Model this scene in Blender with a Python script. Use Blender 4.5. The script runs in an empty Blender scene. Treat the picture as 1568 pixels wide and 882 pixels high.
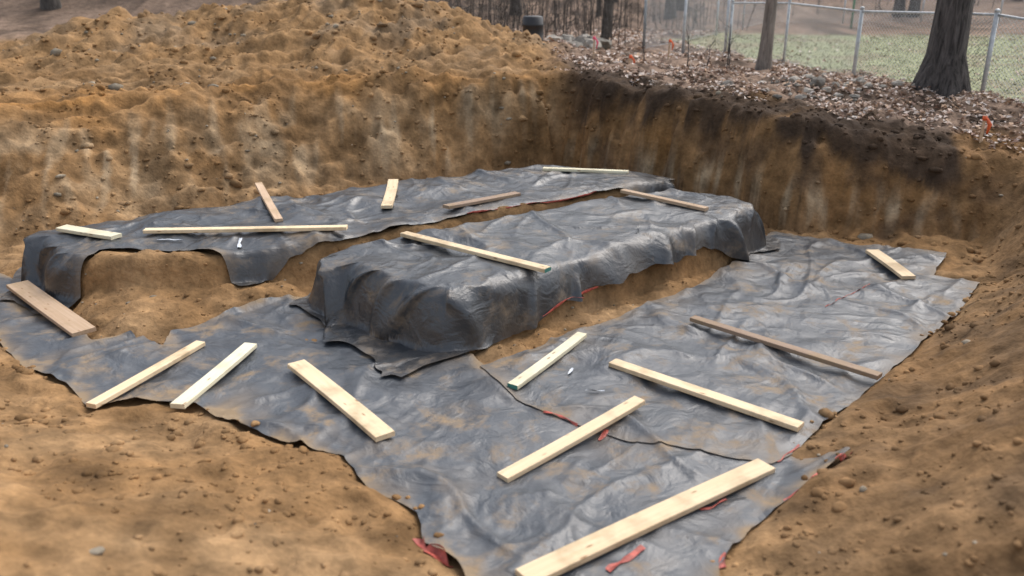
import bpy, math, random
import numpy as np
from mathutils import Vector, Matrix
random.seed(5); rng=np.random.default_rng(7)
scn=bpy.context.scene
scn.view_settings.view_transform='Standard'; scn.view_settings.look='None'; scn.view_settings.exposure=0

# ---------------------------------------------------------------- noise
def _h(ix,iy,seed):
    h=(ix.astype(np.int64)*374761393+iy.astype(np.int64)*668265263+seed*1442695041)&0xffffffff
    h=((h^(h>>13))*1274126177)&0xffffffff
    return (h^(h>>16))&0xffffffff
def pn(x,y,seed=0):
    x=np.asarray(x,float);y=np.asarray(y,float)
    ix=np.floor(x);iy=np.floor(y);fx=x-ix;fy=y-iy
    u=fx*fx*fx*(fx*(fx*6-15)+10);v=fy*fy*fy*(fy*(fy*6-15)+10)
    def g(dx,dy):
        a=_h(ix+dx,iy+dy,seed)/4294967296.*2*np.pi
        return np.cos(a)*(fx-dx)+np.sin(a)*(fy-dy)
    a=g(0,0)*(1-u)+g(1,0)*u;b=g(0,1)*(1-u)+g(1,1)*u
    return (a*(1-v)+b*v)*1.5
def fbm(x,y,seed=0,oct=4,gain=.5):
    r=0;a=1;f=1
    for i in range(oct):
        r=r+a*pn(x*f,y*f,seed+i*17);a*=gain;f*=2.03
    return r
def ss(t): t=np.clip(t,0,1);return t*t*(3-2*t)
def lerp(a,b,t): return a+(b-a)*t

# ---------------------------------------------------------------- polygon helpers
def poly_sd(x,y,poly,w=None):
    P=np.array(poly,float);n=len(P)
    best=np.full(x.shape,1e9);S=np.zeros(x.shape);W=np.zeros(x.shape);ins=np.zeros(x.shape,bool);acc=0
    for i in range(n):
        a=P[i];b=P[(i+1)%n];e=b-a;L=math.hypot(*e)
        t=np.clip(((x-a[0])*e[0]+(y-a[1])*e[1])/(L*L),0,1)
        d=np.hypot(x-a[0]-t*e[0],y-a[1]-t*e[1]);m=d<best
        best=np.where(m,d,best);S=np.where(m,acc+t*L,S)
        if w is not None: W=np.where(m,w[i]*(1-t)+w[(i+1)%n]*t,W)
        acc+=L
        c=((a[1]>y)!=(b[1]>y))
        with np.errstate(divide='ignore',invalid='ignore'):
            xi=a[0]+(y-a[1])*(b[0]-a[0])/((b[1]-a[1]) if b[1]!=a[1] else 1e-9)
        ins^=(c&(x<xi))
    return np.where(ins,-best,best),S,W
def convex_in(x,y,poly,k=.10):
    P=np.array(poly,float);n=len(P);acc=0
    for i in range(n):
        a=P[i];b=P[(i+1)%n];e=(b-a)/math.hypot(*(b-a))
        d=(x-a[0])*(-e[1])+(y-a[1])*e[0]
        acc=acc+np.exp(-np.clip(d,-3,6)/k)
    return -k*np.log(acc)

FLOOR=[(-6.85,8.04,3),(-4.57,6.93,4),(-3.28,5.90,4.5),(-2.23,5.65,4.5),(-1.14,5.07,4.5),(-.58,4.44,4.5),(-.31,3.9,4.5),(.05,3.45,5),(1.01,3.59,5),(1.27,4.07,3.2),(1.95,5.19,2.9),(2.99,6.29,2.4),(4.61,8.04,1.7),(5.36,8.81,1.3),(5.96,10.4,.8),(3.67,11.09,.5),(.76,14.81,.45),(-3,12.75,1.7),(-6.3,10.2,2.2),(-7.1,9.1,2.6)]
FP=[p[:2] for p in FLOOR];FW=[p[2] for p in FLOOR]
MA=[(-2.12,8.12),(-.58,6.90),(3.25,10.2),(2.4,11.3),(1.3,10.86),(-2.07,8.44)]
MB=[(-5.6,9.35),(-4.65,8.25),(-3.3,8.3),(-1.95,8.86),(1.6,11.3),(2.55,12.0),(2.3,12.4),(.46,13.15)]
AP=[(-4.5,7.9),(-3.7,7.3),(-2.9,7.75),(-2.2,8.4),(-2.4,9.2),(-4.6,9.2)]
F1=[(-6.86,9.73),(-5.61,9.03),(-5.03,8.22),(-4.3,7.69),(-3.92,7.3),(-3.62,7.45),(-3.21,7.19),(-3.28,7.56),(-2.94,7.83),(-2.59,8.22),(-2.15,8.51),(-1.75,8.04),(-.58,7.37),(.03,6.29),(.44,6.01),(1.06,5.65),(1.86,5.37),(2.33,5.11),(1.91,4.79),(1.48,4.44),(1.19,4.07),(1.05,3.5),(-.08,3.5),(-.32,4.07),(-.52,4.25),(-.6,4.57),(-.97,4.87),(-1.22,5.28),(-1.69,5.46),(-2.03,5.65),(-2.51,6.04),(-3.05,6.09),(-3.31,5.98),(-3.7,6.38),(-4.23,6.73),(-4.73,7.22),(-5.59,8.04)]
F2=[(-.28,6.73),(.44,7.34),(1.21,8.04),(2.04,8.89),(2.9,9.91),(3.43,10.84),(4.3,10.4),(5.35,9.99),(4.79,9.14),(5.2,8.92),(4.55,8.04),(3.65,7.07),(3.03,6.41),(2.09,5.41),(1.8,5.15),(1.02,5.37),(.43,5.77),(.03,6.09)]
FA=[(-2.12,8.50),(-2.18,8.15),(-1.85,7.8),(-1.5,7.3),(-1.25,7.0),(-.90,6.48),(-.74,6.72),(-.53,6.88),(-.2,7.22),(.49,7.87),(1.29,8.57),(2.18,9.35),(3.28,10.12),(3.38,10.4),(2.5,11.45),(1.3,10.84),(-2.0,8.47)]
FB=[(-5.1,8.3),(-5.5,8.9),(-5.66,9.4),(-4.79,10.03),(-3.34,11.12),(-1.71,12.0),(-.34,12.85),(.46,13.3),(2.45,12.5),(2.72,12.05),(2.5,11.93),(1.42,11.45),(.10,10.53),(-1.40,9.49),(-2.02,9.04),(-2.3,8.86),(-2.55,8.68),(-2.86,8.42),(-3.08,8.60),(-3.35,8.68),(-4.0,8.70),(-4.35,8.62),(-4.45,8.35),(-4.5,8.05),(-4.75,7.95)]
SHEETS=[F1,F2,FA,FB]

def mound(d,w,h): t=np.clip(d/w,0,1);return h*(1-(1-t)**3)
def H0(x,y):
    """smooth prepared surface: floor + mounds"""
    d=convex_in(x,y,MA);a=mound(d,.27,.52)
    d2=convex_in(x,y,MB);b=mound(d2,.24,.46)
    c=mound(convex_in(x,y,AP),.7,.15)
    top=.045*pn(x*.9,y*.9,3)+.035*pn(x*2.1,y*2.1,4)*ss((1.5-x)/3)
    return np.maximum(np.maximum(a,b),c)+top*ss(np.maximum(d,d2)/.3)
def outer(x,y):
    G=1.5-.52*np.exp(-(((x-6.5)/2.6)**2+((y-10.3)/2.2)**2))
    def b(cx,cy,h,sx,sy): return h*np.exp(-.5*(np.abs((x-cx)/sx)**2+np.abs((y-cy)/sy)**2))
    pile=np.maximum.reduce([b(-3.4,18.9,1.30,2.5,1.9),b(-7.3,18.0,.90,1.9,1.7),b(-1.25,18.7,1.0,.95,1.2),b(-10.5,16.4,.3,2.0,2),b(-5.2,18.6,1.1,2.2,1.5)])
    G=G+pile*1.02
    G=G+b(4.9,13.9,.16,1.5,.6)+b(2.6,15.9,.12,1.6,.8)-.07*ss((x-1)/3)*ss((y-12)/3)*(1-ss((y-20)/8))
    G=G+3.2*ss((y-30)/34)+3.5*ss((y-21)/22)*ss((-x-1)/8)
    return G,pile
def base_surface(x,y,full=False):
    sd,S,W=poly_sd(x,y,FP,FW)
    G,pile=outer(x,y)
    far=ss((y-9.5)/1.5)
    steep=np.clip((2.4-W)/2,0,1)
    ribm=np.clip(.5+pn(S*.7,sd*.6,53)*1.3,0,1)
    rib=pn(S*3.1,sd*1.4,51)*.5+pn(S*8,sd*2.5,52)*.7*ribm
    wob=fbm(S*.7,S*0+2.2,61,4,.55)
    slump=fbm(x*1.6,y*1.6,63,3)
    dd=sd+far*steep*(rib*.09+wob*.20+slump*.15)+ (1-steep)*.12*wob*ss(sd/.4)
    t=np.clip(dd/W,0,1)
    prof=lerp(ss(t)*.45+.55*t,1-(1-t)**2.0,steep*.6)
    wall=prof*G
    z=np.where(sd<0,H0(x,y),wall+H0(x,y)*(sd<.4))
    if full: return z,sd,S,W,G,pile,far
    return z
def terrain(x,y,want_col=False):
    z0,sd,S,W,G,pile,far=base_surface(x,y,True)
    n=fbm(x*1.1,y*1.1,5,3)*.06+fbm(x*4,y*4,9,3,.45)*.032
    leftf=far*ss((1.5-x)/2)
    bench=pn(S*.9+sd*1.2,sd*4.2-S*.5,55)
    n=n+leftf*(.06*bench+.045*np.abs(pn(S*1.6,sd*3.5,56))+.035*pn(S*5.5+sd*2,sd*1.2,57)*np.clip(1-np.abs(sd/np.maximum(W,.1)-.5)*1.6,0,1))
    bill=np.abs(pn(x*5,y*5,31))*.036+np.abs(pn(x*11,y*11,32))*.010
    m=1e9
    for p in SHEETS:
        m=np.minimum(m,poly_sd(x,y,p)[0])
    k=ss((m+.07)/.13)
    rough=1+.75*ss(pile/.35)*(y>13)+.5*far
    lawnk=lawn_mask(x,y)
    rough=rough*(1-.85*lawnk)*np.where(y>24,.6,1)
    z=z0+k*(n+bill)*rough-.022*(1-k)
    z=z+.05*np.exp(-((m-.14)/.12)**2)*ss((sd+.35)/.3)*(1-far)
    if not want_col: return z
    base=np.array([.262,.150,.066]);tan=np.array([.318,.202,.104]);org=np.array([.365,.18,.056])
    dark=np.array([.036,.025,.018]);pale=np.array([.40,.30,.19]);litter=np.array([.27,.19,.14]);lawn=np.array([.30,.315,.185])
    def mix(c,d,k): return c*(1-k[:,None])+d*k[:,None]
    q=fbm(x*.7,y*.7,71,4)
    c=np.tile(base,(len(x),1))
    c=mix(c,tan,np.clip(.35+q*.9,0,1)*.8)
    c=mix(c,base*.58,np.clip(fbm(x*1.3,y*1.3,72,4)*1.15-.1,0,.6))
    tt=np.clip(sd/np.maximum(W,.1),0,1.6)
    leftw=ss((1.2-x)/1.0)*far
    c=mix(c,pale,leftw*np.clip(1-np.abs(tt-.45)/.45,0,1)*np.clip(.30+1.5*fbm(x*1.5,y*1.5,73,3),0,1)*.72)
    c=mix(c,org,leftw*np.clip(1-np.abs(tt-1.0)/.5,0,1)*np.clip(.6+pn(x,y,74),0,1)*.75)
    c=mix(c,base*.45,leftw*np.clip(-bench*1.9-.08,0,.6))  # shadow in the bench hollows, painted into the soil colour
    c=mix(c,pale*1.05,leftw*np.clip(pn(S*5.5+sd*2,sd*1.2,57)*2.2-.45,0,.7)*np.clip(1-np.abs(tt-.45)*2,0,1))
    c=mix(c,tan*np.array([1.0,.93,.82]),ss(pile/.4)*.7*(y>14))
    c=mix(c,np.array([.20,.155,.108]),ss(pile/.5)*np.clip(fbm(x*.8,y*.8,77)*1.5,0,1)*.55)
    rw=ss((x-.6)/.8)*far*(sd>-.1)
    zz=z/np.maximum(G,.1)
    c=mix(c,base*np.array([.80,.77,.75]),rw*.75)
    c=mix(c,pale,rw*np.clip(1-np.abs(zz-.28)/.32,0,1)*np.clip(pn(S*6,zz*1.5,80)*2.6-.3,0,1)*.9)
    c=mix(c,org*.85,rw*np.clip(1-np.abs(zz-.5)/.25,0,1)*np.clip(pn(S*1.2,zz*2,86)*1.6,0,1)*.6)
    c=mix(c,dark*1.8,rw*np.clip(fbm(S*1.6,zz*2.5,87,3)*1.3-.05,0,.55))
    c=mix(c,dark*1.4,rw*ss((zz-.72+.42*fbm(S*1.3,zz*1.0,81,3))/.2)*(1-ss((sd-W-.6+.4*pn(x*1.5,y*1.5,82))/.6))*.88)
    li=ss((sd-W-.6+.5*pn(x*1.3,y*1.3,83))/.5)*ss((x-.4)/1.2)*ss((y-9.5)/1.5)
    li=np.maximum(li,ss((y-22.5)/2))
    c=mix(c,litter,li*.9)
    c=mix(c,dark*1.5,li*np.clip(fbm(x*.9,y*.9,84)*1.4+.15,0,.75))
    c=mix(c,dark*1.6,ss((y-24)/6)*ss((2-x)/4)*.6)
    c=mix(c,lawn,lawnk)
    c=mix(c,litter*.9,lawnk*np.clip(fbm(x*.6,y*.6,88,4)*1.2,0,.5))
    nr=ss((x-1.0-(5-y)*.1)/1.2)*(1-far)*ss(sd/.3+.5)
    c=mix(c,np.array([.19,.110,.052]),nr*.7)
    c=mix(c,np.array([.125,.08,.045]),nr*np.clip(fbm(x*1.6,y*1.6,85)*1.3,0,.6))
    c=c*(1+.28*fbm(x*2.3,y*2.3,90,3))[:,None]
    return z,np.clip(c,0.01,1)
LAWN=[(5.25,21.1),(6.45,16.4),(7.45,13.6),(9.6,8.5),(30,2),(40,26),(14,27.5),(6.5,29),(4.4,26)]
def lawn_mask(x,y):
    sd=poly_sd(x,y,LAWN)[0]
    return ss((-sd+.3+.5*pn(x*.8,y*.8,99))/.8)

# ---------------------------------------------------------------- mesh helpers
def link(o): scn.collection.objects.link(o);return o
def np_mesh(name,V,F,mat=None,col=None,smooth=True,parent=None):
    V=np.asarray(V,np.float32);F=np.asarray(F,np.int32);me=bpy.data.meshes.new(name)
    n,k=F.shape
    me.vertices.add(len(V));me.vertices.foreach_set('co',V.ravel())
    me.loops.add(n*k);me.loops.foreach_set('vertex_index',F.ravel())
    me.polygons.add(n);me.polygons.foreach_set('loop_start',np.arange(0,n*k,k,dtype=np.int32))
    me.polygons.foreach_set('loop_total',np.full(n,k,np.int32))
    me.polygons.foreach_set('use_smooth',np.full(n,smooth))
    me.update(calc_edges=True);me.validate()
    if col is not None:
        ca=me.color_attributes.new(name='Col',type='FLOAT_COLOR',domain='POINT')
        c=np.ones((len(V),4),np.float32);c[:,:3]=col;ca.data.foreach_set('color',c.ravel())
    if mat: me.materials.append(mat)
    o=link(bpy.data.objects.new(name,me))
    if parent: o.parent=parent
    return o
class MB_:
    def __init__(s): s.v=[];s.f=[]
    def tube(s,pts,rad,n=8,cap=True,lobes=None):
        pts=[Vector(p) for p in pts];b=len(s.v);prev=None
        for i,p in enumerate(pts):
            t=(pts[min(i+1,len(pts)-1)]-pts[max(i-1,0)]).normalized()
            if prev is None: a=t.orthogonal().normalized()
            else: a=(prev-t*prev.dot(t)).normalized()
            prev=a;c=t.cross(a)
            for j in range(n):
                th=2*math.pi*j/n;r=rad[i]
                if lobes: r*=lobes(i,th)
                s.v.append(p+(a*math.cos(th)+c*math.sin(th))*r)
        for i in range(len(pts)-1):
            for j in range(n):
                k=(j+1)%n;s.f.append((b+i*n+j,b+i*n+k,b+(i+1)*n+k,b+(i+1)*n+j))
        if cap and n>3:
            s.f.append(tuple(b+j for j in range(n))[::-1]);e=b+(len(pts)-1)*n;s.f.append(tuple(e+j for j in range(n)))
    def make(s,name,mat,smooth=True,parent=None):
        me=bpy.data.meshes.new(name);me.from_pydata([tuple(v) for v in s.v],[],s.f);me.update()
        me.materials.append(mat)
        if smooth: me.polygons.foreach_set('use_smooth',[True]*len(me.polygons))
        o=link(bpy.data.objects.new(name,me))
        if parent: o.parent=parent
        return o

# ---------------------------------------------------------------- materials
def newmat(name):
    m=bpy.data.materials.new(name);m.use_nodes=True;nt=m.node_tree;b=nt.nodes['Principled BSDF'];return m,nt,b
def noise(nt,vec,scale,detail=4,rough=.6,dist=0.):
    n=nt.nodes.new('ShaderNodeTexNoise');n.inputs['Scale'].default_value=scale;n.inputs['Detail'].default_value=detail;n.inputs['Roughness'].default_value=rough;n.inputs['Distortion'].default_value=dist
    nt.links.new(vec,n.inputs['Vector']);return n.outputs['Fac']
def bump(nt,h,strength,dist,normal=None,inv=False):
    n=nt.nodes.new('ShaderNodeBump');n.inputs['Strength'].default_value=strength;n.inputs['Distance'].default_value=dist;n.invert=inv
    nt.links.new(h,n.inputs['Height'])
    if normal: nt.links.new(normal,n.inputs['Normal'])
    return n.outputs[0]
def mixrgb(nt,a,b,fac,mode='MIX'):
    n=nt.nodes.new('ShaderNodeMix');n.data_type='RGBA';n.blend_type=mode
    for i,s in ((0,fac),(6,a),(7,b)):
        if hasattr(s,'links'): nt.links.new(s,n.inputs[i])
        else: n.inputs[i].default_value=s
    return n.outputs[2]
def ramp(nt,src,stops):
    r=nt.nodes.new('ShaderNodeValToRGB');e=r.color_ramp.elements
    while len(e)<len(stops): e.new(.5)
    for i,(p,c) in enumerate(stops): e[i].position=p;e[i].color=c if len(c)==4 else (*c,1)
    nt.links.new(src,r.inputs[0]);return r.outputs[0]
def g(v): return (v,v,v,1)
def dirt_mat(name,bk=1.,rough=.95):
    m,nt,b=newmat(name);L=nt.links
    at=nt.nodes.new('ShaderNodeAttribute');at.attribute_name='Col'
    tc=nt.nodes.new('ShaderNodeTexCoord').outputs['Object']
    n1=noise(nt,tc,5.5,5,.55);n2=noise(nt,tc,26,3,.5)
    f1=ramp(nt,n1,[(.3,g(.64)),(.5,g(.98)),(.72,g(1.34))]);f2=ramp(nt,n2,[(.3,g(.86)),(.7,g(1.13))])
    c=mixrgb(nt,at.outputs['Color'],f1,1.,'MULTIPLY');c=mixrgb(nt,c,f2,1.,'MULTIPLY')
    L.new(c,b.inputs['Base Color']);b.inputs['Roughness'].default_value=rough;b.inputs['Specular IOR Level'].default_value=.15
    q=bump(nt,n1,.7*bk,.07);q=bump(nt,n2,.35*bk,.014,q);L.new(q,b.inputs['Normal'])
    return m
M_dirt=dirt_mat('soil');M_clod=dirt_mat('clod_soil',.4)
def attr_mat(name,rough=.8):
    m,nt,b=newmat(name);at=nt.nodes.new('ShaderNodeAttribute');at.attribute_name='Col'
    n=noise(nt,nt.nodes.new('ShaderNodeTexCoord').outputs['Object'],30,2)
    c=mixrgb(nt,at.outputs['Color'],ramp(nt,n,[(.3,g(.75)),(.7,g(1.2))]),1.,'MULTIPLY')
    nt.links.new(c,b.inputs['Base Color']);b.inputs['Roughness'].default_value=rough;b.inputs['Specular IOR Level'].default_value=.2;return m
M_leaf=attr_mat('dry_leaf');M_grass=attr_mat('grass_blade')
def fabric_mat(name,k,r0,r1):
    m,nt,b=newmat(name);L=nt.links;tc=nt.nodes.new('ShaderNodeTexCoord').outputs['Object']
    n1=noise(nt,tc,2.3,6,.66,.5);n2=noise(nt,tc,6.5,5,.62);n3=noise(nt,tc,150,1)
    at=nt.nodes.new('ShaderNodeAttribute');at.attribute_name='Col'
    sp=nt.nodes.new('ShaderNodeSeparateColor');L.new(at.outputs['Color'],sp.inputs[0])
    base=ramp(nt,n2,[(.3,(.041*k,.047*k,.055*k)),(.55,(.059*k,.067*k,.077*k)),(.75,(.086*k,.095*k,.106*k))])
    d1=ramp(nt,n1,[(.51,g(0)),(.66,g(.9))]);d2=ramp(nt,n2,[(.41,g(.1)),(.58,g(1))])
    dm=mixrgb(nt,d1,d2,1.,'MULTIPLY');dm=mixrgb(nt,dm,sp.outputs[0],1.,'MULTIPLY')
    dm=mixrgb(nt,dm,sp.outputs[1],1.,'ADD')
    c=mixrgb(nt,base,(.28,.195,.11,1),dm);L.new(c,b.inputs['Base Color'])
    rr=ramp(nt,n2,[(.3,g(r0)),(.7,g(r1))]);rr=mixrgb(nt,rr,g(.9),dm);L.new(rr,b.inputs['Roughness'])
    b.inputs['Specular IOR Level'].default_value=.8
    nw=noise(nt,tc,3.6,4,.5,1.2);nx_=noise(nt,tc,12,3,.5,1.5)
    q=bump(nt,nw,.5,.05);q=bump(nt,nx_,.2,.02,q);q=bump(nt,n3,.2,.004,q);L.new(q,b.inputs['Normal']);return m
M_fab=fabric_mat('grey_geotextile',1.,.34,.5);M_fabd=fabric_mat('black_geotextile',.55,.27,.42)
def wood_mat(name,a,bcol,dirtk=.3):
    m,nt,b=newmat(name);L=nt.links;tc=nt.nodes.new('ShaderNodeTexCoord');oi=nt.nodes.new('ShaderNodeObjectInfo')
    ad=nt.nodes.new('ShaderNodeVectorMath');ad.operation='ADD';L.new(tc.outputs['Object'],ad.inputs[0])
    mu=nt.nodes.new('ShaderNodeMath');mu.operation='MULTIPLY';mu.inputs[1].default_value=37;L.new(oi.outputs['Random'],mu.inputs[0]);L.new(mu.outputs[0],ad.inputs[1])
    mp=nt.nodes.new('ShaderNodeMapping');mp.inputs['Scale'].default_value=(1.6,38,38);L.new(ad.outputs[0],mp.inputs[0])
    n1=noise(nt,mp.outputs[0],1,5,.6,.8);n2=noise(nt,ad.outputs[0],3.5,4)
    mk=nt.nodes.new('ShaderNodeMapping');mk.inputs['Scale'].default_value=(4.5,14,14);L.new(ad.outputs[0],mk.inputs[0])
    vo=nt.nodes.new('ShaderNodeTexVoronoi');vo.inputs['Scale'].default_value=1;L.new(mk.outputs[0],vo.inputs['Vector'])
    c=ramp(nt,n1,[(.3,a),(.7,bcol)])
    kn=ramp(nt,vo.outputs['Distance'],[(.07,g(.8)),(.17,g(0))]);c=mixrgb(nt,c,(.30,.15,.06,1),kn)
    dk=ramp(nt,n2,[(.48,g(0)),(.70,g(dirtk))]);c=mixrgb(nt,c,(.36,.25,.13,1),dk)
    hs=nt.nodes.new('ShaderNodeHueSaturation');mr=nt.nodes.new('ShaderNodeMapRange');mr.inputs[3].default_value=.90;mr.inputs[4].default_value=1.12
    L.new(oi.outputs['Random'],mr.inputs[0]);L.new(mr.outputs[0],hs.inputs['Value']);L.new(c,hs.inputs['Color']);L.new(hs.outputs[0],b.inputs['Base Color'])
    b.inputs['Roughness'].default_value=.65;b.inputs['Specular IOR Level'].default_value=.3
    L.new(bump(nt,n1,.3,.004),b.inputs['Normal'])
    return m
M_pine=wood_mat('pine_wood',(.88,.71,.48),(.79,.58,.35),.6)
M_white=wood_mat('pale_wood',(.84,.78,.58),(.76,.69,.48),.4)
M_pink=wood_mat('fir_wood',(.62,.45,.31),(.50,.34,.21),.5)
M_weath=wood_mat('weathered_wood',(.42,.30,.215),(.31,.21,.14),.6)
def simple(name,col,rough=.6,metal=0,sc=12,var=.25):
    m,nt,b=newmat(name);n=noise(nt,nt.nodes.new('ShaderNodeTexCoord').outputs['Object'],sc,4)
    c=mixrgb(nt,(*col,1),ramp(nt,n,[(.3,g(1-var)),(.7,g(1+var))]),1.,'MULTIPLY')
    nt.links.new(c,b.inputs['Base Color']);b.inputs['Roughness'].default_value=rough;b.inputs['Metallic'].default_value=metal;return m
M_teal=simple('green_end_paint',(.06,.22,.18));M_red=simple('red_tape',(.42,.08,.055),.55,0,14,.55);M_pinkr=simple('pink_ribbon',(.8,.12,.2))
M_orange=simple('orange_flag',(.8,.14,.04));M_galv=simple('galvanized_steel',(.52,.54,.55),.45,.3);M_green=simple('green_post_paint',(.10,.22,.13))
M_black=simple('black_plastic',(.02,.02,.022),.5);M_clear=simple('white_label',(.65,.68,.72),.35)
def bark(name,a,bc):
    m,nt,b=newmat(name);tc=nt.nodes.new('ShaderNodeTexCoord');mp=nt.nodes.new('ShaderNodeMapping');mp.inputs['Scale'].default_value=(14,14,2.5)
    nt.links.new(tc.outputs['Object'],mp.inputs[0]);n=noise(nt,mp.outputs[0],1,6,.7,.6)
    nt.links.new(ramp(nt,n,[(.36,a),(.64,bc)]),b.inputs['Base Color']);b.inputs['Roughness'].default_value=.9
    nt.links.new(bump(nt,n,1,.04),b.inputs['Normal']);return m
M_bark=bark('oak_bark',(.016,.013,.012),(.12,.105,.097));M_bark2=bark('grey_bark',(.12,.10,.085),(.32,.275,.235));M_bark3=bark('distant_bark',(.035,.03,.026),(.13,.115,.10))

# ---------------------------------------------------------------- ground sheet
def axis(segs):
    out=[segs[0][0]]
    for a,b,st in segs:
        n=max(1,int(round((b-a)/st)));out+=list(np.linspace(a,b,n+1)[1:])
    return np.array(out)
xs=axis([(-160,-60,12),(-60,-24,2.5),(-24,-12,.5),(-12,-7,.12),(-7,6.6,.040),(6.6,9,.1),(9,16,.3),(16,40,1.5),(40,160,12)])
ys=axis([(-40,-6,4),(-6,1.5,.4),(1.5,3,.08),(3,15.2,.040),(15.2,19.5,.07),(19.5,26,.25),(26,60,1.2),(60,260,14)])
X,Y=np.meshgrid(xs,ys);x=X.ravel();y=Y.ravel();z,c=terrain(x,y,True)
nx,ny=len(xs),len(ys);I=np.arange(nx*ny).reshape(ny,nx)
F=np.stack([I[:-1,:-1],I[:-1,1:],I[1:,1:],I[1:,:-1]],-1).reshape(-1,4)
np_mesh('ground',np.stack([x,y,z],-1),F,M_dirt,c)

# ---------------------------------------------------------------- geotextile sheets
def wrinkle(x,y):
    wx=x+.3*pn(x*.9,y*.9,201);wy=y+.3*pn(x*.9,y*.9,202);r=0
    for i,(an,f,st,am,wd) in enumerate([(.5,1.0,.35,.040,.09),(1.9,1.3,.4,.036,.10),(-.6,2.0,.35,.024,.11),(1.2,3.6,.35,.010,.14),(2.6,4.6,.4,.007,.16),(.1,5.5,.35,.005,.16)]):
        u=wx*math.cos(an)+wy*math.sin(an);v=-wx*math.sin(an)+wy*math.cos(an)
        n=pn(u*f,v*f*st,210+i);msk=ss((pn(x*.6,y*.6,230+i)+.10)/.4)
        r=r+am*np.exp(-np.abs(n/wd)**1.4)*msk
    return r+.034*fbm(x*1.3,y*1.3,240,3)+.012
def fabric_z(x,y,off,fold=False):
    return base_surface(x,y)+off+wrinkle(x,y)*(.8 if fold else 1)
def fold_shift(x,y,poly):
    e=.02;d=convex_in(x,y,poly,.14);gx=(convex_in(x+e,y,poly,.14)-convex_in(x-e,y,poly,.14))/(2*e);gy=(convex_in(x,y+e,poly,.14)-convex_in(x,y-e,poly,.14))/(2*e)
    s=poly_sd(x,y,poly)[1];t=np.clip(d/.30,-.5,2.2)
    if poly is MA: k=1-.85*ss((-gy-.1)/.4)
    else: k=1-.88*ss((gy-.3)/.3)*ss((x+4.7)/.3)
    top=ss((2.1-t)/1.9)
    f=.17*np.exp(-(pn(s*.95+1.3*d,d*.8+.5,260)/.12)**2)*(.3+.7*ss((pn(s*.5,d,262)+.3)/.6))+.10*np.exp(-(pn(s*1.7-2.2*d,d*1.0,261)/.11)**2)*ss((pn(s*.7,d*2,264)+.15)/.4)+.05*pn(s*1.4,d*3,266)
    f=(f*k+.035)*top
    return x-gx*f,y-gy*f
def densify(poly,seed,amp=.035):
    P=[];n=len(poly);acc=0
    for i in range(n):
        a=np.array(poly[i]);b=np.array(poly[(i+1)%n]);L=math.hypot(*(b-a));k=max(2,int(L/.06));nr=np.array([-(b-a)[1],(b-a)[0]])/L
        for j in range(k):
            t=j/k;s=acc+t*L;d=float(fbm(np.array([s*2.2]),np.array([seed*3.1]),seed,3)[0])*amp
            P.append(tuple(a+(b-a)*t+nr*d*(min(1,4*t*(1-t)+.3))))
        acc+=L
    return P
def sheet(name,poly,off,cell,mpoly,seed,mat,dust=1.,curl=.006,edge=1.,amp=.025):
    P=densify(poly,seed,amp);A=np.array(P);x0,y0=A.min(0)-.05;x1,y1=A.max(0)+.05
    gx=np.arange(x0,x1,cell);gy=np.arange(y0,y1,cell);X,Y=np.meshgrid(gx,gy);x=X.ravel();y=Y.ravel()
    sd0=poly_sd(x,y,poly)[0];near=np.abs(sd0)<.15;sd=sd0.copy()
    sd[near]=poly_sd(x[near],y[near],P)[0]
    ins=(sd<.35*cell).reshape(X.shape)
    cellk=(ins[:-1,:-1]&ins[:-1,1:]&ins[1:,1:]&ins[1:,:-1])
    I=np.arange(x.size).reshape(X.shape)
    F=np.stack([I[:-1,:-1],I[:-1,1:],I[1:,1:],I[1:,:-1]],-1)[cellk]
    cnt=np.bincount(F.ravel(),minlength=x.size)
    bd=np.where((cnt>0)&(cnt<4))[0]
    bx,by=x[bd],y[bd];best=np.full(len(bd),1e9);qx=bx.copy();qy=by.copy()
    for i in range(len(P)):
        a=P[i];b=P[(i+1)%len(P)];ex,ey=b[0]-a[0],b[1]-a[1];L2=ex*ex+ey*ey+1e-12
        t=np.clip(((bx-a[0])*ex+(by-a[1])*ey)/L2,0,1);px=a[0]+t*ex;py=a[1]+t*ey;d=np.hypot(bx-px,by-py);m=d<best
        best=np.where(m,d,best);qx=np.where(m,px,qx);qy=np.where(m,py,qy)
    ok=best<1.2*cell;x[bd[ok]]=qx[ok];y[bd[ok]]=qy[ok]
    used=np.where(cnt>0)[0];mp=np.full(x.size,-1);mp[used]=np.arange(len(used));F=mp[F]
    x=x[used];y=y[used];sd=sd[used]
    z=fabric_z(x,y,off,mpoly is not None)+curl*np.exp(sd/.05)*np.clip(.3+pn(x*4,y*4,seed+7),0,1)
    col=np.zeros((len(x),3));col[:,0]=dust
    col[:,1]=edge*np.clip(np.exp(sd/.07)*(.55+1.1*fbm(x*3,y*3,seed+9,3))+np.exp(sd/.25)*np.clip(fbm(x*2.1,y*2.1,seed+11,3)*1.3-.1,0,1),0,.95)
    if mpoly is not None: x,y=fold_shift(x,y,mpoly)
    return np_mesh(name,np.stack([x,y,z],-1),F,mat,col)
sheet('geotextile_sheet',F1,.0,.02,None,301,M_fab)
sheet('geotextile_sheet',F2,.010,.02,None,302,M_fab,edge=.5,curl=.002)
sheet('geotextile_sheet',FB,.03,.02,MB,304,M_fabd,.7,edge=.3,amp=.02)
sheet('geotextile_sheet',FA,.036,.015,MA,303,M_fabd,.6,edge=.15,amp=.015)
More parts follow.
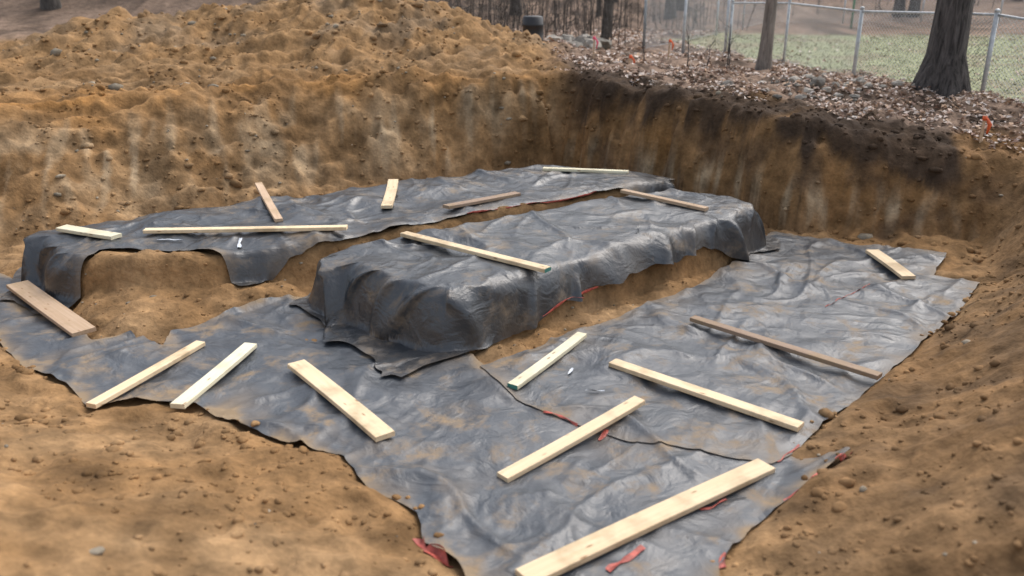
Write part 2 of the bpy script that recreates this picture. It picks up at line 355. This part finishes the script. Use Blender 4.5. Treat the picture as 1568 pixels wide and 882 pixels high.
def surf_z(px,py):
    px=np.atleast_1d(np.array(px,float));py=np.atleast_1d(np.array(py,float))
    z=terrain(px,py)
    for p,o,f in ((F1,0,False),(F2,.010,False),(FB,.03,True),(FA,.036,True)):
        i=poly_sd(px,py,p)[0]<0
        z=np.where(i,np.maximum(z,fabric_z(px,py,o,f)),z)
    return z

# ---------------------------------------------------------------- boards
def board(ax,ay,bx,by,w,mat,th=.040,tealend=False):
    dx,dy=bx-ax,by-ay;L=math.hypot(dx,dy);nxx,nyy=-dy/L*w*.42,dx/L*w*.42
    t=np.linspace(0.0,1.,41);X0,Y0=ax+dx*t,ay+dy*t
    zz=np.maximum.reduce([surf_z(X0+nxx*q,Y0+nyy*q) for q in (-1,0,1)])
    bestz=-9;pr=None
    for i in range(0,16):
        for j in range(25,41):
            zc=zz[i]+(zz[j]-zz[i])*(.5-t[i])/(t[j]-t[i])
            if zc>bestz: bestz=zc;pr=(i,j)
    i,j=pr;sl=(zz[j]-zz[i])/(t[j]-t[i]);za=zz[i]-sl*t[i];res=max(0,(zz-(za+sl*t)).max());za+=res*.75-.006;zb=za+sl
    a=Vector((ax,ay,za+th/2));b=Vector((bx,by,zb+th/2));L=(b-a).length
    c=.004;hw,ht=w/2,th/2;sec=[(hw-c,-ht),(hw,-ht+c),(hw,ht-c),(hw-c,ht),(-hw+c,ht),(-hw,ht-c),(-hw,-ht+c),(-hw+c,-ht)]
    n=12;v=[];f=[];bow=random.uniform(-.01,.01);tw=random.uniform(-.04,.04)
    for i in range(n+1):
        s=i/n-.5
        for yy,zz_ in sec:
            an=tw*s;v.append((s*L,yy*math.cos(an)-zz_*math.sin(an)+bow*4*s*s,zz_*math.cos(an)+yy*math.sin(an)))
    for i in range(n):
        for j in range(8):
            k2=(j+1)%8;f.append((i*8+j,(i+1)*8+j,(i+1)*8+k2,i*8+k2))
    f.append(tuple(range(8)));f.append(tuple(n*8+j for j in range(8))[::-1])
    me=bpy.data.meshes.new('wooden_board');me.from_pydata(v,[],f);me.materials.append(mat);me.materials.append(M_teal)
    if tealend: me.polygons[-1 if tealend==1 else -2].material_index=1
    me.update();o=link(bpy.data.objects.new('wooden_board',me))
    o.rotation_mode='QUATERNION';d=(b-a).normalized();yv=Vector((0,0,1)).cross(d).normalized();zv=d.cross(yv)
    o.matrix_world=Matrix.Translation((a+b)/2)@Matrix((d,yv,zv)).transposed().to_4x4()
    return o
for b in [(-5.33,8.64,-4.03,7.40,.22,M_pink),(-3.30,5.97,-2.86,7.20,.10,M_pine),(-2.61,5.94,-2.38,7.13,.125,M_white),(-1.86,6.71,-.91,5.44,.16,M_pine),
          (-.06,5.0,1.01,5.99,.11,M_pine),(.01,6.27,.66,7.31,.10,M_white),(.87,6.71,2.14,5.58,.115,M_pine),(1.76,7.71,3.05,6.39,.095,M_weath),
          (4.35,9.81,4.41,8.92,.16,M_pine),(.06,3.88,1.75,5.11,.155,M_pine),
          (-5.06,9.22,-4.30,8.89,.15,M_white),(-4.10,9.15,-1.84,9.16,.10,M_pine),(-3.37,11.11,-2.71,9.57,.095,M_pink),(-1.63,11.57,-1.55,10.29,.14,M_pine),
          (.47,12.59,1.69,12.20,.10,M_white),(-.80,10.10,.08,10.98,.12,M_weath),(1.42,10.72,2.34,9.94,.095,M_pink),(-1.17,8.85,.34,7.65,.105,M_pine)]:
    board(*b,tealend=(1 if b[0]==-1.17 else 2 if b[0]==.01 else False))

# ---------------------------------------------------------------- red edging scraps, labels
def ribbon(name,pts,w,mat,off=.02,seed=1):
    P=[]
    for i in range(len(pts)-1):
        a=np.array(pts[i]);b=np.array(pts[i+1]);k=max(2,int(math.hypot(*(b-a))/.03))
        for j in range(k): P.append(a+(b-a)*j/k)
    P.append(np.array(pts[-1]));P=np.array(P);T=np.gradient(P,axis=0);T/=np.hypot(T[:,0],T[:,1])[:,None];Nn=np.stack([-T[:,1],T[:,0]],-1)
    s=np.arange(len(P))*.03;ww=w*(.2+1.1*np.abs(pn(s*5,s*0+seed+.3,400+seed)))
    V=[];rows=4
    for r in range(rows):
        q=P+Nn*(ww*(r/(rows-1)-.5)+.02*pn(s*7,s*0+.4,430+seed))[:,None];zz=surf_z(q[:,0],q[:,1])+off+.012*pn(s*9,s*0+r,410+seed)
        V.append(np.column_stack([q,zz]))
    V=np.concatenate(V);n=len(P);F=[(r*n+i,r*n+i+1,(r+1)*n+i+1,(r+1)*n+i) for r in range(rows-1) for i in range(n-1)]
    return np_mesh(name,V,F,mat)
RED=[([(-1.9,7.98),(-1.82,7.87)],.09),([(-.58,4.32),(-.50,4.20),(-.40,4.12),(-.34,4.07)],.09),([(.25,5.92),(.45,5.76),(.5,5.73)],.04),([(2.33,5.11),(2.18,4.99)],.025),
     ([(2.05,4.88),(1.95,4.82)],.04),([(1.84,4.73),(1.74,4.65)],.035),([(1.26,4.17),(1.20,4.06)],.04),([(.55,4.0),(.78,4.2)],.06),([(1.2,4.62),(1.4,4.74)],.025),([(.64,5.53),(.70,5.66)],.05),([(3.2,8.1),(3.65,8.55),(3.9,8.75)],.014),([(1.85,5.2),(2.08,5.4)],.025)]
for i,(p,w) in enumerate(RED): ribbon('red_fabric_scrap',p,w,M_red,.008,i)
def hem(poly,pts,mpoly,off,w,seed):
    P=[]
    for i in range(len(pts)-1):
        a=np.array(pts[i]);b=np.array(pts[i+1]);k=max(2,int(math.hypot(*(b-a))/.025))
        for j in range(k): P.append(a+(b-a)*j/k)
    P=np.array(P);x,y=P[:,0],P[:,1];z=fabric_z(x,y,off,True)+.004;X,Y=fold_shift(x,y,mpoly);X2,Y2=x-(x-X)*1.15,y-(y-Y)*1.15
    s=np.arange(len(P))*.025;ww=w*np.clip(-.1+1.8*np.abs(pn(s*2.5,s*0+.3,seed)),0.02,1)
    V=np.concatenate([np.column_stack([X2,Y2,z]),np.column_stack([X2+.004,Y2-.006,z-ww*.5]),np.column_stack([X2,Y2,z-ww])]);n=len(P)
    np_mesh('red_fabric_scrap',V,[(r*n+i,r*n+i+1,(r+1)*n+i+1,(r+1)*n+i) for r in range(2) for i in range(n-1)],M_red)
hem(FA,[(.25,7.64),(.49,7.87),(.85,8.19)],MA,.036,.04,601)
hem(FB,[(1.1,11.22),(.10,10.53),(-.6,10.05)],MB,.03,.025,603)
for i,(p,w) in enumerate([([(-3.45,9.3),(-3.38,9.42)],.1),([(-2.98,8.98),(-2.93,8.78)],.07),([(.47,6.55),(.52,6.68)],.05),([(.6,6.23),(.75,6.2)],.03),([(-3.9,8.98),(-3.6,8.93)],.03)]):
    ribbon('plastic_label',p,w,M_clear,.02,i+50)

# ---------------------------------------------------------------- clods and stones
import bmesh
def ico(sub):
    bm=bmesh.new();bmesh.ops.create_icosphere(bm,subdivisions=sub,radius=1);v=np.array([q.co[:] for q in bm.verts]);f=np.array([[w.index for w in q.verts] for q in bm.faces]);bm.free();return v,f
def clods(name,px,py,size,colf,sub,mat,sink=.5,smooth=True,sq=.6):
    v,f=ico(sub);n=len(px);k=len(v)
    z=surf_z(px,py)
    sc=size[:,None]*rng.uniform(.65,1.3,(n,3));sc[:,2]*=sq
    lump=1+.36*(rng.random((n,k))-.5)*(1.5 if sub==1 else 1.2)
    V=v[None]*lump[:,:,None]*sc[:,None,:];an=rng.uniform(0,6.28,n);ca,sa=np.cos(an)[:,None],np.sin(an)[:,None]
    xx=V[:,:,0]*ca-V[:,:,1]*sa;yy=V[:,:,0]*sa+V[:,:,1]*ca
    V=np.stack([xx+px[:,None],yy+py[:,None],V[:,:,2]+(z+sc[:,2]*(1-2*sink))[:,None]],-1)
    F=(f[None]+(np.arange(n)*k)[:,None,None]).reshape(-1,3)
    col=np.repeat(colf,k,axis=0)
    return np_mesh(name,V.reshape(-1,3),F,mat,col,smooth)
def sheet_d(px,py):
    m=np.full(px.shape,1e9)
    for p in SHEETS: m=np.minimum(m,poly_sd(px,py,p)[0])
    return m
def scatter(n,x0,x1,y0,y1): return rng.uniform(x0,x1,n),rng.uniform(y0,y1,n)
def ccol(px,py,grey=.15):
    _,c=terrain(px,py,True);c=c*rng.uniform(.85,1.22,(len(px),1));k=(rng.random(len(px))<grey)
    c[k]=np.array([.33,.28,.21])*rng.uniform(.6,1.15,(k.sum(),1));return np.clip(c,.01,.8)
px,py=scatter(7000,-5.5,5.5,2.0,8.5);k=(sheet_d(px,py)>-.10*rng.random(len(px))**2)&(poly_sd(px,py,FP)[0]>-.4)&(pn(px*1.2,py*1.2,700)>-.2);px,py=px[k],py[k]
clods('dirt_clods',px,py,np.clip(rng.lognormal(-4.2,.55,len(px)),.004,.055),ccol(px,py,.02),2,M_clod)
px,py=scatter(7500,-11.5,1.6,10.2,20.5);k=(sheet_d(px,py)>0)&(poly_sd(px,py,FP)[0]>-.3)&(pn(px*.8,py*.8,701)>-.2);px,py=px[k],py[k]
clods('dirt_clods',px,py,np.clip(rng.lognormal(-3.8,.6,len(px)),.010,.14),ccol(px,py,.08),1,M_clod)
px,py=scatter(2800,.3,8,8.5,16);k=(sheet_d(px,py)>0)&(poly_sd(px,py,FP)[0]>-.3);px,py=px[k],py[k]
clods('dirt_clods',px,py,np.clip(rng.lognormal(-3.7,.5,len(px)),.01,.12),ccol(px,py,.01),1,M_clod)
px,py=scatter(2200,-4.5,3.5,6.5,11);k=sheet_d(px,py)>0;px,py=px[k],py[k]
clods('dirt_clods',px,py,np.clip(rng.lognormal(-4.4,.4,len(px)),.006,.035),ccol(px,py,.12),1,M_clod)
def rocks(cx,cy,sx,sy,n,s0,s1,name='rock_pile'):
    px=rng.normal(cx,sx,n);py=rng.normal(cy,sy,n);c=np.tile([.31,.28,.24],(n,1))*rng.uniform(.5,1.35,(n,1))
    return clods(name,px,py,rng.uniform(s0,s1,n),c,2,M_clod,.2,False,.65)
rocks(1.55,21.5,.45,.5,45,.10,.28);rocks(4.9,13.8,.6,.25,38,.04,.11);rocks(4.1,13.1,.5,.2,12,.03,.07)

# ---------------------------------------------------------------- fallen leaves
def leaves(n,x0,x1,y0,y1,cond,size):
    px,py=scatter(n,x0,x1,y0,y1);k=cond(px,py);px,py=px[k],py[k];n=len(px);z=terrain(px,py)+rng.uniform(.005,.05,n)
    L=size*rng.uniform(.6,1.3,n);an=rng.uniform(0,6.28,n);d=np.stack([np.cos(an),np.sin(an),rng.uniform(-.5,.5,n)],-1);e=np.stack([-np.sin(an),np.cos(an),rng.uniform(-.5,.5,n)],-1)
    c=np.stack([px,py,z],-1);cup=rng.uniform(-.1,.35,n)[:,None]*L[:,None]*np.array([0,0,1])
    pts=[c-d*L[:,None]*.5,c-d*L[:,None]*.1+e*L[:,None]*.32+cup,c+d*L[:,None]*.5,c-d*L[:,None]*.1-e*L[:,None]*.32+cup]
    V=np.stack(pts,1).reshape(-1,3);b=np.arange(n)*4;F=np.concatenate([np.stack([b,b+1,b+2],-1),np.stack([b,b+2,b+3],-1)])
    pal=np.array([[.60,.46,.37],[.46,.33,.25],[.68,.57,.49],[.32,.21,.16],[.55,.38,.26],[.72,.63,.56]]);col=np.repeat(pal[rng.integers(0,6,n)]*rng.uniform(.75,1.15,(n,1)),4,axis=0)
    return V,F,col
def condR(px,py):
    sd,S,W=poly_sd(px,py,FP,FW);return (sd>W+.5+.4*pn(px*1.3,py*1.3,83))&(lawn_mask(px,py)<.5)&(pn(px*.9,py*.9,500)+.25*pn(px*3,py*3,503)>-.15)
parts=[leaves(21000,.8,9.5,9.5,18,condR,.085),leaves(9000,-2,8,18,30,lambda a,b:(lawn_mask(a,b)<.5)&(terrain(a,b)<1.9)&(pn(a*.7,b*.7,501)>-.1),.12),leaves(1500,6,20,10,27,lambda a,b:(lawn_mask(a,b)>.5)&(pn(a*.5,b*.5,502)>-.1),.10)]
V=[];F=[];C=[];o=0
for v,f,c in parts: V.append(v);F.append(f+o);C.append(c);o+=len(v)
np_mesh('fallen_leaves',np.concatenate(V),np.concatenate(F),M_leaf,np.concatenate(C),False)
n=22000;px=rng.uniform(5,20,n);py=rng.uniform(10,28,n);k=lawn_mask(px,py)>.4;px,py=px[k],py[k];n=len(px);z=terrain(px,py)
an=rng.uniform(0,6.28,n);w=.012;hh=rng.uniform(.02,.05,n);dx,dy=np.cos(an)*w,np.sin(an)*w;lx,ly=rng.normal(0,.02,n),rng.normal(0,.02,n)
V=np.stack([np.stack([px-dx,py-dy,z],-1),np.stack([px+dx,py+dy,z],-1),np.stack([px+lx,py+ly,z+hh],-1)],1).reshape(-1,3)
np_mesh('lawn_grass',V,np.arange(3*n).reshape(-1,3),M_grass,np.repeat(np.array([.33,.335,.21])*rng.uniform(.8,1.2,(n,1)),3,axis=0),False)

# ---------------------------------------------------------------- trees
def tz(x,y): return float(terrain(np.array([x]),np.array([y]))[0])
def tree_geo(mb,x,y,z,h,r,lean=(0,0),n=10,flare=1.5,limbs=9,detail=2,seed=0,lob=None):
    R=random.Random(seed);pts=[];rad=[];K=14
    for i in range(K):
        t=(i/(K-1))**1.5;hh=-.25+h*t
        pts.append(Vector((x+lean[0]*hh+.12*math.sin(t*5+seed)*t*h*.08,y+lean[1]*hh,z+hh)))
        rad.append(r*((1-t)**.8*.95+.05)*(1+(flare-1)*math.exp(-max(hh,0)/.28)))
    mb.tube(pts,rad,n,lobes=lob)
    def br(p,d,L,rr,dep):
        q=[p];ra=[rr];cur=p.copy();dd=d.copy()
        for i in range(4):
            dd=(dd+Vector((R.uniform(-.25,.25),R.uniform(-.25,.25),R.uniform(-.05,.25)))).normalized();cur=cur+dd*L/4;q.append(cur.copy());ra.append(rr*(1-(i+1)/4.6))
            if dep>0:
                for _ in range(1 if dep==1 else 2):
                    d2=(dd+Vector((R.uniform(-1,1),R.uniform(-1,1),R.uniform(-.2,.8)))).normalized();br(cur.copy(),d2,L*.5,rr*.45,dep-1)
        mb.tube(q,ra,5 if dep else 3,cap=False)
    for i in range(limbs):
        t=R.uniform(.38,.97);k=int(t*(K-1));p=pts[k].lerp(pts[min(k+1,K-1)],R.random());a=R.uniform(0,6.28)
        br(p,Vector((math.cos(a),math.sin(a),R.uniform(.3,.9))).normalized(),h*.32*(1.25-t)+.5,rad[k]*.45,detail)
mb=MB_()
tree_geo(mb,6.82,13.85,tz(6.82,13.85),13,.27,(.02,.01),28,1.7,11,2,3,lambda i,th:1+.10*math.sin(th*5+1)*math.exp(-i/2.)+.05*math.sin(th*7+i*.6)+.03*math.sin(th*13+i))
mb.make('oak_tree',M_bark)
mb=MB_();tree_geo(mb,4.94,17.2,tz(4.94,17.2),10,.125,(.012,0),14,1.5,9,2,8,lambda i,th:1+.05*math.sin(th*3+i));mb.make('bare_tree',M_bark2)
mb=MB_();k=0
for i in range(600):
    if k>=110: break
    xx=random.uniform(-30,38);yy=random.uniform(25,62)
    if xx>3 and yy<35: continue
    if xx<-1 and yy<27: continue
    k+=1;tree_geo(mb,xx,yy,tz(xx,yy),random.uniform(9,15),random.uniform(.08,.26),(random.uniform(-.04,.04),0),7,1.3,4,1,i+20)
mb.make('distant_trees',M_bark3)
mb=MB_()
for i in range(900):
    xx=random.uniform(-3,8) if i<420 else random.uniform(-26,38);yy=random.uniform(22.5,34) if i<420 else random.uniform(35,55)
    if float(lawn_mask(np.array([xx]),np.array([yy]))[0])>.1: continue
    if 3<xx<8 and yy<30: continue
    zz=tz(xx,yy);hh=random.uniform(.5,2.6);a=random.uniform(0,6.28);l=random.uniform(0,.5)
    p=Vector((xx,yy,zz-.05));mb.tube([p,p+Vector((math.cos(a)*l*.4,math.sin(a)*l*.4,hh*.5)),p+Vector((math.cos(a)*l,math.sin(a)*l,hh))],[.015,.011,.004],4,cap=False)
    for _ in range(4):
        s=p.lerp(p+Vector((math.cos(a)*l,math.sin(a)*l,hh)),random.uniform(.2,.9));mb.tube([s,s+Vector((random.uniform(-.5,.5),random.uniform(-.5,.5),random.uniform(.0,.5)))],[.008,.003],3,cap=False)
mb.make('woodland_brush',M_bark3)
for j,(xx,yy,hh) in enumerate([(3.31,16.6,.75),(3.81,17.2,.55),(4.06,16.6,.95),(4.2,17.0,.6),(2.6,17.3,.5)]):
    mb=MB_();zz=tz(xx,yy);p=Vector((xx,yy,zz-.05));q=p+Vector((random.uniform(-.06,.06),0,hh));mb.tube([p,p.lerp(q,.5)+Vector((.02,0,0)),q],[.013,.009,.004],6)
    for _ in range(7):
        s=p.lerp(q,random.uniform(.3,.95));mb.tube([s,s+Vector((random.uniform(-.2,.2),random.uniform(-.15,.15),random.uniform(.05,.3)))],[.005,.002],4,cap=False)
    mb.make('sapling',M_bark)

# ---------------------------------------------------------------- chain-link fences
def fence(name,pts,h,spacing=2.6,post_mat=M_galv,m=.075):
    root=link(bpy.data.objects.new(name,None));fr=MB_();wi=MB_()
    for i in range(len(pts)-1):
        a=Vector((*pts[i],0));b=Vector((*pts[i+1],0));L=(b-a).length;n=max(1,round(L/spacing));d=(b-a)/L
        zs=[tz(*(a+d*(L*j/n)).xy) for j in range(n+1)]
        def pos(s,zz):
            j=min(int(s/L*n),n-1);f=s/L*n-j;q=a+d*s;return Vector((q.x,q.y,zs[j]*(1-f)+zs[j+1]*f+zz))
        for j in range(n+1):
            if j==0 and i>0: continue
            big=(j in(0,n));q=pos(L*j/n,0);r=.036 if big else .028
            fr.tube([q-Vector((0,0,.1)),q+Vector((0,0,h+.02))],[r,r],10);fr.tube([q+Vector((0,0,h+.02)),q+Vector((0,0,h+.05)),q+Vector((0,0,h+.07))],[r*1.2,r*1.1,r*.3],10)
        for j in range(n):
            fr.tube([pos(L*j/n,h-.02),pos(L*(j+1)/n-1e-4,h-.02)],[.021,.021],8)
            fr.tube([pos(L*j/n,.05),pos(L*(j+1)/n-1e-4,.05)],[.004,.004],4)
        s=-h
        while s<L:
            for sg in (1,-1):
                s0,s1=(s,s+h);z0,z1=(.04,h-.03) if sg==1 else (h-.03,.04)
                c0=max(s0,0);c1=min(s1,L-1e-4)
                if c1>c0:
                    f0=(c0-s0)/h;f1=(c1-s0)/h;pa=pos(c0,z0+(z1-z0)*f0);pb=pos(c1,z0+(z1-z0)*f1)
                    off=Vector((-d.y,d.x,0))*.003*sg;wi.tube([pa+off,pb+off],[.0026,.0026],3,cap=False)
            s+=m
    fr.make('posts_and_rails',post_mat,True,root);wi.make('wire_mesh',M_galv,True,root);return root
fence('chain_link_fence',[(5.2,21.15),(6.41,16.4),(7.40,13.65),(9.3,9.0),(12.5,2.5)],1.24,3.0)
fence('chain_link_fence',[(3.32,22.28),(9.5,33.5),(30,33.5)],1.3,3.0,m=.11)
fence('chain_link_fence',[(12,31.5),(34,28.0)],1.2,3.0,post_mat=M_green,m=.11)
fence('chain_link_gate',[(3.32,22.28),(4.24,21.89),(5.12,21.2)],1.55,1.2)

# ---------------------------------------------------------------- stakes, barrel
def stake(xx,yy,hh,rib,lean=0.):
    root=link(bpy.data.objects.new('survey_stake',None));zz=tz(xx,yy);mb=MB_();p=Vector((xx,yy,zz-.1));mb.tube([p,p+Vector((lean,0,hh*.97)),p+Vector((lean,0,hh))],[.02,.02,.012],4);mb.make('stake',M_pink,False,root)
    mb=MB_();q=p+Vector((lean,0,hh*.85));mb.tube([q,q+Vector((0,0,.06))],[.028,.028],6);mb.tube([q+Vector((.02,-.02,.03)),q+Vector((.07,-.03,-.05)),q+Vector((.05,-.03,-.17))],[.02,.028,.012],4);mb.make('ribbon',rib,True,root)
stake(1.63,17.57,.62,M_pinkr,.0);stake(3.48,19.65,.55,M_orange,.03);stake(2.19,16.6,.3,M_orange,.05);stake(6.33,11.5,.45,M_orange,.0)
root=link(bpy.data.objects.new('plastic_barrel',None));mb=MB_();bx,by=.46,19.6;bz=tz(bx,by)
mb.tube([Vector((bx,by,bz-.1+q)) for q in (0,.05,.25,.27,.29,.55,.57,.59,.74,.76)],[.20,.22,.23,.245,.23,.23,.245,.23,.22,.18],20);mb.make('body',M_black,True,root)

# ---------------------------------------------------------------- light, world, camera
EL,AZ=math.radians(52),math.radians(40)
w=bpy.data.worlds.new('World');scn.world=w;w.use_nodes=True;nt=w.node_tree;bg=nt.nodes['Background']
sk=nt.nodes.new('ShaderNodeTexSky');sk.sky_type='NISHITA';sk.sun_disc=False;sk.sun_elevation=EL;sk.sun_rotation=AZ;sk.dust_density=4;sk.air_density=1.2
hs=nt.nodes.new('ShaderNodeHueSaturation');hs.inputs['Saturation'].default_value=.5;hs.inputs['Value'].default_value=1.65;nt.links.new(sk.outputs[0],hs.inputs['Color']);nt.links.new(hs.outputs[0],bg.inputs[0]);bg.inputs[1].default_value=.15
sl=bpy.data.lights.new('sun','SUN');sl.energy=.95;sl.angle=math.radians(45);sl.color=(1,.98,.96);so=link(bpy.data.objects.new('sun',sl))
d=Vector((math.sin(AZ)*math.cos(EL),math.cos(AZ)*math.cos(EL),math.sin(EL)));so.rotation_euler=d.to_track_quat('Z','Y').to_euler()
cd=bpy.data.cameras.new('camera');cd.sensor_width=36;cd.lens=29.96;cd.clip_end=600;cd.clip_start=.05
cd.dof.use_dof=True;cd.dof.focus_distance=9.0;cd.dof.aperture_fstop=1.0
co=link(bpy.data.objects.new('camera',cd));co.location=(0,0,3.2);co.rotation_euler=(math.radians(70),0,0);scn.camera=co
